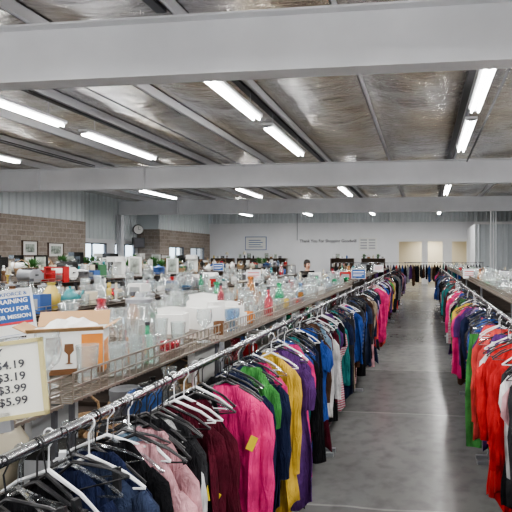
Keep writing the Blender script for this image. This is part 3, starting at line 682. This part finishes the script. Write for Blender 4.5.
tmpl('coffee_maker', 'coffee maker', .13, [('body', MB().box(-.09, .09, -.11, .11, 0, .03).box(-.09, .09, .03, .11, .03, .3).box(-.09, .09, -.1, .11, .24, .32).mesh('body', M['white']), None), ('carafe', lm([(0, .031), (.055, .031), (.065, .08), (.055, .15), (.04, .19)], 14, 'carafe', cy=-.045), 'glass'), ('handle', MB().tube([(0, -.1, .17), (0, -.135, .16), (0, -.135, .08), (0, -.105, .07)], .008, 6).mesh('handle', M['black']), 'black')], [('black', 'c_black'), ('white', 'c_white')])
fl = MB(); rg = random.Random(5)
for i in range(70):
    a, el, l = rg.uniform(0, 6.28), rg.uniform(.1, 1.4), rg.uniform(.08, .19)
    d = Vector((math.cos(a) * math.cos(el), math.sin(a) * math.cos(el), math.sin(el))); s = Vector((-math.sin(a), math.cos(a), 0)) * .018
    p0 = Vector((0, 0, .1)) + d * l * .3; p1 = p0 + d * l * .6; p2 = p0 + d * l * 1.1 - Vector((0, 0, .02)); b = len(fl.v)
    fl.v += [tuple(p0), tuple(p1 + s), tuple(p2), tuple(p1 - s)]; fl.f.append((b, b + 1, b + 2, b + 3))
tmpl('potted_plant', 'plant', .12, [('pot', lm([(0, 0), (.05, 0), (.07, .1), (.074, .1), (.074, .115), (.064, .115), (.06, .1), (0, .1)]), None), ('foliage', fl.mesh('foliage', M['leaf']), 'leaf')], [('terracotta', 'terracotta'), ('white', 'c_white'), ('dark green', 'c_green')])
plate_m = lm([(0, .003), (.07, 0), (.075, .004), (.125, .016), (.126, .019), (.072, .008), (0, .007)], 24, 'plate')

def put(kind, x, y, z, row, col=None, rz=None, sc=1., flat=False):
    t = T[kind]; cn, mk = random.choice(t['cols']) if col is None else next((c for c in t['cols'] if c[0] == col), t['cols'][0])
    parts = t['parts']; rz = U(0, 2 * PI) if rz is None else rz
    def mt(k): return M[mk] if k is None else M[k]
    if len(parts) == 1: o = link(kind, parts[0][1], None, (x, y, z), mt(parts[0][2]))
    else:
        o = empty(kind, (x, y, z))
        for (pn, me, k) in parts: link(pn, me, o, None, mt(k))
    o.rotation_euler = (0, 0, rz); o.scale = (sc, sc, sc * U(.92, 1.1))
    kn = kind.replace('_', ' ')
    if cn.endswith('glass') and kn.startswith('glass '): desc = cn + ' ' + kn[6:]
    elif cn.endswith('glass'): desc = 'clear ' + kn
    else: desc = cn + ' ' + kn
    rec(o, desc, desc if len(desc.split()) < 3 else kn, row, y, t['cat'], kn + 's on ' + row)
    return o
def scatter(row, x0, x1, y0, y1, z, lanes, kinds, gap=.01, sc=(.85, 1.15), cmap=None):
    w = (x1 - x0) / lanes
    for l in range(lanes):
        y = y0 + U(0, .05)
        while True:
            k = random.choice(kinds); s = U(*sc); r = min(T[k]['rad'] * s, w * .48)
            s = r / T[k]['rad'] if T[k]['rad'] * s > r else s
            y += r
            if y + r > y1: break
            rz = U(-.3, .3) if k in ('picture_frame', 'cardboard_box', 'toaster', 'coffee_maker', 'book', 'paper_box') else None
            put(k, x0 + w * (l + .5) + U(-1, 1) * max(0, w / 2 - r), y, z, row, rz=rz, sc=s)
            y += r + gap + U(0, gap * 2)
GLK = ['drinking_glass'] * 4 + ['wine_glass'] * 3 + ['glass_goblet'] * 3 + ['glass_vase'] * 2 + ['glass_bowl'] * 3 + ['glass_jar', 'glass_bottle', 'glass_pitcher', 'mug']
MIX = ['mug', 'bowl', 'ceramic_vase', 'teapot', 'cooking_pot', 'cardboard_box', 'storage_tin', 'wicker_basket', 'candle_holder', 'serving_tray', 'figurine', 'toaster', 'glass_vase', 'glass_pitcher', 'mug', 'drinking_glass', 'glass_jar', 'serving_tray']
TALL = ['potted_plant', 'picture_frame', 'coffee_maker', 'ceramic_vase', 'cardboard_box', 'wicker_basket', 'toaster', 'cooking_pot', 'storage_tin', 'teapot', 'book', 'candle_holder', 'figurine', 'book', 'glass_vase']
SR = {1: 'the glassware shelves', 2: 'the second shelf row', 3: 'the third shelf row', 4: 'the fourth shelf row', 5: 'the fifth shelf row', 6: 'the right shelves', 7: 'the far glassware shelves', 0: 'the near wire shelf', 8: 'the tier under the glassware'}
scatter(SR[1], -1.57, -1.12, 3.28, 7.0, 1.401, 3, GLK, .012, (.75, 1.05))
scatter(SR[1], -1.22, -1.12, 2.5, 3.2, 1.401, 1, ['drinking_glass', 'mug', 'glass_goblet'], .015, (.8, .95))
scatter(SR[1], -2.08, -1.62, 2.5, 7.0, 1.401, 3, GLK + ['bowl', 'candle_holder'], .015, (.8, 1.1))
scatter(SR[8], -1.62, -1.2, 1.4, 6.9, 1.026, 2, ['cardboard_box', 'storage_tin', 'ceramic_vase', 'wicker_basket', 'cooking_pot', 'glass_vase', 'book', 'picture_frame'], .03, (1.1, 1.4))
scatter(SR[7], -2.05, -1.3, 7.7, 16.9, 1.401, 2, GLK + MIX, .06)
scatter(SR[2], -3.86, -2.94, 3.15, 7.5, 1.401, 4, MIX + GLK + GLK, .012)
scatter(SR[2], -3.86, -2.94, 7.5, 11.4, 1.401, 3, MIX + GLK, .025)
scatter(SR[3], -5.95, -5.05, 5.0, 17.8, 1.481, 2, TALL + MIX + GLK[:4], .02, (1, 1.15))
scatter(SR[4], -8.25, -7.35, 7.0, 17.4, 1.501, 2, TALL + MIX[:8], .03, (1, 1.3))
scatter(SR[5], -10.85, -9.95, 9.6, 19.4, 1.501, 2, TALL + ['table_lamp'], .05, (1.1, 1.4))
scatter(SR[6], .88, 1.22, 2.3, 9, 1.401, 2, GLK, .015)
scatter(SR[6], 1.26, 1.6, 2.3, 9, 1.401, 1, GLK + MIX, .02)
scatter(SR[6], .9, 1.6, 9, 17, 1.401, 2, MIX + GLK, .06)
z0 = 1.401; r0 = SR[0]
bx = empty('gift_box', (-1.38, 1.70, z0), 'open white and orange printed carton, largest on the near wire shelf', 'box', rz=.5)
W_, D_, H_ = .125, .075, .165
MB().box(-W_, W_, -D_, -D_ + .004, 0, H_).box(-W_, W_, D_ - .004, D_, 0, H_).box(-W_, -W_ + .004, -D_, D_, 0, H_).box(W_ - .004, W_, -D_, D_, 0, H_).box(-W_, W_, -D_, D_, 0, .004).build('carton', M['paper'], bx)
MB().box(-W_ + .003, W_ - .003, -D_ - .0010, -D_ - .0002, .0, .022).build('printed_band', M['c_brown'], bx)
MB().box(.05, W_ - .003, -D_ - .0015, -D_ - .0002, .022, .15).build('printed_panel', M['c_orange'], bx)
MB().box(W_ + .0002, W_ + .0015, -D_ + .005, D_ - .03, .0, .12).build('printed_panel', M['c_orange'], bx)
for gx, gs in ((-.09, 1.), (-.045, 1.2), (.01, .9)): MB().lathe([(0, 0), (.015, .0), (.004, .006), (.004, .035), (.018 * gs, .05), (.016 * gs, .085 * gs), (.0, .085 * gs)], 10, cx=gx, cy=-D_ - .003, cz=.04, sy=.06).build('printed_goblet', M['c_brown'], bx)
for (ly, ln, a) in ((D_, .07, .9), (-D_, .022, 2.4)):
    f_ = MB().box(-W_, W_, 0, ln, 0, .003).build('flap', M['card'], bx); f_.location = (0, ly, H_); f_.rotation_euler = (a, 0, 0)
for sx, a in ((-1, -2.6), (1, -.5)):
    f_ = MB().box(0, .05, -D_, D_, 0, .003).build('flap', M['card'], bx); f_.location = (sx * W_, 0, H_); f_.rotation_euler = (0, a, 0)
wr = MB(); rg = random.Random(3)
for j in range(7):
    for i in range(11):
        wr.v.append((-.11 + .022 * i, -.065 + .021 * j, .15 + .055 * math.sin(PI * i / 10) * math.sin(PI * j / 6) + rg.uniform(-.014, .014)))
for j in range(6):
    for i in range(10): a = j * 11 + i; wr.f.append((a, a + 1, a + 12, a + 11))
w_o = link('wrapping_paper', wr.mesh('wrapping_paper', M['paper']), None, (-1.38, 1.70, z0)); w_o.rotation_euler = (0, 0, .5); tag(w_o, 'crumpled white wrapping paper stuffed in the open printed carton', 'paper')
def pp(kind, u_x, y, col=None, rz=None, sc=1.): return put(kind, u_x, y, z0, r0, col, rz, sc)
pp('glass_jar', -1.36, 2.12, None, None, 1.5)
pp('glass_bottle', -1.22, 1.96, 'green glass', None, .7)
pp('wine_glass', -1.38, 1.42); pp('wine_glass', -1.28, 1.47); pp('wine_glass', -1.20, 1.38); pp('glass_bowl', -1.30, 1.22, 'clear glass', None, .9)
pp('drinking_glass', -1.2, 1.56); pp('drinking_glass', -1.14, 1.86); pp('glass_bowl', -1.20, 2.10, 'red glass', None, .7); pp('drinking_glass', -1.24, 2.26)
pp('drinking_glass', -1.15, 1.66); pp('drinking_glass', -1.15, 1.77); pp('mug', -1.55, 1.99, 'red'); pp('drinking_glass', -1.52, 2.3); pp('glass_pitcher', -1.56, 1.46)
pp('wine_glass', -1.14, 2.34); pp('drinking_glass', -1.72, 2.3); pp('glass_pitcher', -1.9, 2.33); pp('glass_bowl', -1.74, 1.95, 'clear glass'); pp('cardboard_box', -1.76, 1.48, 'blue', .2); pp('glass_vase', -1.9, 1.75, 'clear glass')
pp('drinking_glass', -1.78, 2.12); pp('glass_bowl', -1.42, 1.1, 'clear glass'); pp('drinking_glass', -1.3, 1.04); pp('drinking_glass', -1.38, 2.34); pp('wine_glass', -1.50, 2.16)
pp('storage_tin', -1.62, 1.72, 'silver', None, .8); pp('bowl', -1.78, 1.74, 'white'); pp('mug', -1.64, 2.14, 'white'); pp('drinking_glass', -1.64, 1.88)
for i, (x, y) in enumerate(((-1.46, 2.60), (-1.38, 2.80), (-1.45, 3.00), (-1.34, 3.17))):
    put('paper_box', x, y, 1.401, SR[1], None, U(-.5, .5), (.85, 1.05, 1.1, .75)[i])
def plates(x, y, z, n, nm):
    for i in range(n):
        o = link('plate', plate_m, None, (x + U(-.003, .003), y + U(-.003, .003), z + .0075 * i), M['c_white' if i % 4 else 'c_cream'])
        tag(o, '%s dinner plate, %s from the bottom of %s' % ('white' if i % 4 else 'cream', ordinal(i + 1), nm), 'plate', 'stacked dinner plates')
plates(-3.10, 2.95, 1.401, 8, 'the tallest plate stack')
plates(-3.14, 2.65, 1.401, 5, 'the lowest plate stack')
plates(-3.45, 2.78, 1.401, 7, 'the rear plate stack')
rs = empty('spice_rack', (-5.12, 6.05, 1.482), 'bright red wooden spice rack standing on the third shelf row', 'rack')
for sx in (-.14, .14): MB().box(sx - .012, sx + .012, -.05, .05, 0, .22).build('side_panel', M['c_red'], rs)
for zz in (.02, .11, .2): MB().box(-.14, .14, -.05, .05, zz, zz + .014).build('shelf', M['c_red'], rs)
# signs
def card_sign(name, loc, rz, w, h, label, fr=M['cream'], face=M['paper'], lean=0., roll=0., t=.008):
    e = empty(name, loc, label, 'sign', rz=rz); e.rotation_euler = (lean, roll, rz)
    MB().box(-w / 2, -w / 2 + t, -.006, .004, 0, h).box(w / 2 - t, w / 2, -.006, .004, 0, h).box(-w / 2, w / 2, -.006, .004, 0, t).box(-w / 2, w / 2, -.006, .004, h - t, h).build('frame', fr, e)
    MB().box(-w / 2 + t, w / 2 - t, -.002, .002, t, h - t).build('panel', face, e)
    MB().box(-.012, .012, -.002, .016, -.03, .02).build('clip', M['greysteel'], e)
    return e
s = card_sign('price_sign', (-1.062, 1.085, 1.43), .38, .20, .20, 'cream price card in a gold frame listing four prices, clipped to the near wire shelf', face=M['cardface'], lean=-.05, roll=-.10, t=.010)
lettering('JEWELRY', .027, M['greyink'], s, (.010, -.0035, .172), .0004, 'RIGHT')
for i, p in enumerate(('$4.19', '$3.19', '$3.99', '$5.99')):
    lettering(p, .029, M['greyink'], s, (.056, -.0035, .138 - .031 * i), .0004, 'RIGHT')
s = card_sign('poster', (-2.01, 2.0, 1.455), .35, .36, .225, 'blue poster with white lettering on the near wire shelf, left edge', M['white'], M['posterblue'], roll=-.13)
MB().box(-.17, .17, -.0032, -.0025, .186, .217).build('pale_band', M['paper'], s)
lettering('WORKFORCE &', .024, M['posterblue'], s, (.16, -.0045, .202), .0003, 'RIGHT'); lettering('TRAINING', .030, M['wtext'], s, (.16, -.0035, .168), .0005, 'RIGHT')
lettering('THANK YOU FOR', .028, M['wtext'], s, (.16, -.0035, .130), .0005, 'RIGHT'); lettering('SUPPORTING OUR MISSION', .026, M['wtext'], s, (.165, -.0035, .095), .0004, 'RIGHT')
MB().box(-.17, .17, -.0045, -.0025, .060, .070).build('red_band', M['posterred'], s); MB().box(-.17, .17, -.0045, -.0025, .010, .058).build('white_band', M['paper'], s)
for i, (x, y, c, w_) in enumerate(((-1.2, 8.6, 'posterblue', 'left end of the far glassware shelves'), (-2.95, 7.9, 'white', 'second shelf row'), (-5.0, 11.0, 'posterblue', 'third shelf row'), (.86, 9.0, 'white', 'right shelves'), (-1.2, 12.4, 'white', 'far glassware shelves, rear one'))):
    z = 1.49 if x == -5.0 else 1.43
    s = card_sign('shelf_sign', (x, y, z), 0, .26, .18, '%s card sign standing on the %s' % ('blue' if c != 'white' else 'white', w_), M['white'], M[c])
    MB().box(-.1, .1, -.004, -.0025, .12, .135).box(-.1, .1, -.004, -.0025, .08, .09).box(-.1, .06, -.004, -.0025, .05, .06).build('printed_lines', M['posterred' if c == 'white' else 'wtext'], s)
s = empty('wall_sign', (-11.4, YB - .02, 2.25), 'large white wall sign with blue border, left on the back wall', 'sign')
MB().box(-.75, .75, -.02, .01, 0, .92).build('border', M['posterblue'], s); MB().box(-.71, .71, -.026, -.02, .04, .88).build('panel', M['paper'], s)
for i in range(4): MB().box(-.5, .5 - .15 * (i % 2), -.03, -.026, .2 + .15 * i, .24 + .15 * i).build('printed_line', M['posterblue'], s)
s = empty('wall_sign', (-3.7, YB - .02, 2.2), 'white notice board with grey printing, right of the wall lettering', 'sign')
MB().box(-.6, .6, -.02, .01, 0, .85).build('panel', M['paper'], s)
for i in range(4): MB().box(-.5, -.05, -.024, -.02, .12 + .18 * i, .22 + .18 * i).box(.05, .5, -.024, -.02, .12 + .18 * i, .22 + .18 * i).build('printed_line', M['greysteel'], s)
o = lettering('Thank You For Shopping Goodwill', .275, plain('faded_ink', (.05, .05, .06), .7), None, (-6.4, YB - .012, 2.85), .006, name='wall_lettering'); tag(o, 'black lettering across the middle of the white back wall', 'lettering')
for i, (ya, yb, zz) in enumerate(((15.7, 16.4, 1.85), (16.9, 17.7, 1.8))):
    s = empty('wall_picture', (XL + .03, (ya + yb) / 2, zz), ['smaller framed picture hanging on the brown block wall', 'larger framed picture hanging on the brown block wall, nearer the corner'][i], 'picture')
    h_ = (yb - ya) / 2; MB().box(-.03, .02, -h_, h_, 0, .035).box(-.03, .02, -h_, h_, .545, .58).box(-.03, .02, -h_, -h_ + .035, 0, .58).box(-.03, .02, h_ - .035, h_, 0, .58).build('frame', M['wood'], s)
    MB().box(-.03, .0, -h_ + .035, h_ - .035, .035, .545).build('mount', M['paper'], s); MB().box(0, .004, -h_ + .15, h_ - .15, .14, .44).build('print', M['pic'], s)
s = empty('wall_clock', (-15.6, 24.2, 3.3), 'round white wall clock high on the ribbed metal panel', 'clock', rz=.9)
k = MB().lathe([(0, .03), (.25, .03), (.28, .0), (.28, -.03), (0, -.03)], 24).build('case', M['darksteel'], s, True); k.rotation_euler = (PI / 2, 0, 0)
k = MB().lathe([(0, .034), (.24, .034), (.24, .03)], 24).build('dial', M['paper'], s); k.rotation_euler = (PI / 2, 0, 0)
MB().box(-.008, .008, -.042, -.036, 0, .17).build('hand', M['ink'], s); MB().box(0, .12, -.042, -.036, -.008, .008).build('hand', M['ink'], s)
MB().tube([(0, 0, 0), (0, .5, 0)], .03, 6).build('bracket', M['greysteel'], s)
s = empty('loudspeaker', (-15.46, 24.0, 2.3), 'black loudspeaker hung below the round wall clock', 'loudspeaker', rz=.8)
MB().box(-.28, .28, -.18, .18, 0, .55).build('cabinet', M['black'], s); MB().box(-.24, .24, -.19, -.18, .04, .51).build('grille', M['darksteel'], s)
MB().tube([(0, .18, .3), (-.1, .62, .3)], .03, 6).build('bracket', M['greysteel'], s)
for i, x in enumerate((-13.2, -11.4, -9.6, -5.2, -3.2)):
    e = empty('bookcase', (x, 29.6, 0), 'dark wooden bookcase by the back wall, %s from the left windows' % ordinal(i + 1), 'bookcase', 'bookcases by the back wall')
    MB().box(-.75, .75, .28, .3, 0, 1.7).build('back_panel', M['wood'], e)
    for sx in (-.75, .73): MB().box(sx, sx + .02, -.05, .28, 0, 1.7).build('side_panel', M['wood'], e)
    for zz in (.1, .62, 1.14, 1.68): MB().box(-.73, .73, -.05, .28, zz, zz + .02).build('shelf', M['wood'], e)
    rw = 'the %s back-wall bookcase' % ordinal(i + 1)
    xx = x - .6
    while xx < x + .6:
        kd = random.choice(['table_lamp', 'wicker_basket', 'picture_frame', 'ceramic_vase', 'potted_plant', 'cardboard_box']); o = put(kd, xx, 29.7, 1.701, rw, rz=0, sc=1.); REC[-1]['pos'] = xx; xx += .3
    xx = x - .68
    while xx < x + .66:
        o = put('book', xx, 29.72, 1.161, rw, rz=0); REC[-1]['pos'] = xx; xx += .055 if R() < .8 else .2
# ================================================================== PERSON
def skin_obj(name, verts, edges, radii, mat, parent=None, root=0, lv=2):
    me = bpy.data.meshes.new(name); me.from_pydata(verts, edges, []); me.materials.append(mat)
    o = link(name, me, parent)
    sk = o.modifiers.new('Skin', 'SKIN'); sk.use_smooth_shade = True
    for i, r in enumerate(radii):
        me.skin_vertices[0].data[i].radius = r if isinstance(r, tuple) else (r, r)
    me.skin_vertices[0].data[root].use_root = True
    s = o.modifiers.new('Subdivision', 'SUBSURF'); s.levels = lv; s.render_levels = lv
    return o
def person(loc, rz, label, top, trous, hair, h=1.66):
    e = empty('person', loc, label, 'person', rz=rz); k = h / 1.7; e.scale = (k, k, k)
    V, E, Rr = [], [], []
    def a(p, r, par=None):
        V.append(p); Rr.append(r)
        if par is not None: E.append((par, len(V) - 1))
        return len(V) - 1
    pel = a((0, 0, .95), (.145, .10)); wa = a((0, 0, 1.1), (.125, .09), pel); ch = a((0, 0, 1.28), (.15, .10), wa); nb = a((0, .005, 1.42), (.07, .06), ch); nk = a((0, -.005, 1.48), (.05, .05), nb)
    h1 = a((0, -.01, 1.55), (.068, .075), nk); h2 = a((0, 0, 1.62), (.076, .09), h1); a((0, .005, 1.675), (.055, .065), h2)
    ns = a((0, -.095, 1.575), .012, h1)
    for s in (-1, 1):
        sh = a((s * .17, 0, 1.39), .05, ch); el = a((s * .215, .01, 1.12), .038, sh); wr = a((s * .19, -.19, 1.02), .026, el); pm = a((s * .18, -.25, 1.01), (.034, .018), wr)
        for f in range(4):
            q = a((s * .18 + (f - 1.5) * .018, -.30, 1.0), .0085, pm); a((s * .18 + (f - 1.5) * .019, -.325 - .006 * (f in (1, 2)), .975), .0075, q)
        q = a((s * .18 - s * .04, -.265, 1.0), .010, pm); a((s * .18 - s * .048, -.29, .985), .009, q)
        hp = a((s * .09, 0, .88), .085, pel); kn = a((s * .1, -.015, .5), .055, hp); an = a((s * .1, .01, .09), .037, kn); a((s * .105, -.12, .03), (.035, .025), an)
    skin_obj('body', V, E, Rr, M['skin'], e)
    V, E, Rr = [], [], []
    w = a((0, 0, .9), (.165, .12)); w1 = a((0, 0, 1.08), (.15, .11), w); c = a((0, 0, 1.28), (.17, .12), w1); a((0, 0, 1.41), (.09, .075), c)
    for s in (-1, 1):
        sh = a((s * .175, 0, 1.385), .065, c); el = a((s * .22, .01, 1.12), .052, sh); a((s * .195, -.15, 1.035), .04, el)
    skin_obj('jacket', V, E, Rr, M[top], e)
    V, E, Rr = [], [], []
    w = a((0, 0, .95), (.155, .11))
    for s in (-1, 1):
        hp = a((s * .09, 0, .86), .095, w); kn = a((s * .1, -.015, .5), .07, hp); a((s * .1, .01, .1), .055, kn)
    skin_obj('trousers', V, E, Rr, M[trous], e)
    mb = MB()
    prof = [(.0, .112), (.045, .103), (.078, .07), (.09, .02), (.09, -.04), (.075, -.1), (.05, -.12)]
    mb.lathe(prof, 20, cx=0, cy=.022, cz=1.63, sy=1.08); mb.build('hair', M['hair'], e, True)
    for s in (-1, 1):
        MB().lathe([(0, -.01), (.009, -.005), (.011, 0), (.009, .005), (0, .01)], 8, cx=s * .03, cy=-.083, cz=1.60).build('eye', M['wtext'], e, True)
        MB().lathe([(0, -.028), (.008, -.02), (.012, 0), (.01, .02), (0, .028)], 8, cx=s * .083, cy=.0, cz=1.585).build('ear', M['skin'], e, True)
        MB().box(s * .105 - .045, s * .105 + .045, -.17, .06, 0, .07).build('shoe', M['black'], e)
    MB().box(-.022, .022, -.092, -.082, 1.535, 1.543).build('mouth', M['c_red'], e)
    return e
person((-3.15, 12.5, 0), .7, 'dark-haired person in a black jacket browsing beyond the shelf rows', 'f_black', 'f_navy', 'hair', 1.72)
finalize()
w = bpy.data.worlds.new('world'); bpy.context.scene.world = w; w.use_nodes = True
bg = w.node_tree.nodes['Background']; bg.inputs[0].default_value = (.80, .90, 1, 1); bg.inputs[1].default_value = 6.
try: bpy.context.scene.view_settings.look = 'AgX - Medium High Contrast'
except Exception: pass
cam = bpy.data.cameras.new('camera'); co = bpy.data.objects.new('camera', cam); C.objects.link(co)
cam.sensor_width = 36; cam.lens = 470 / 512 * 36; cam.shift_x = -114 / 512; cam.clip_start = .05
co.location = (0, 0, 1.85); co.rotation_euler = (PI / 2, 0, math.radians(6.55))
bpy.context.scene.camera = co
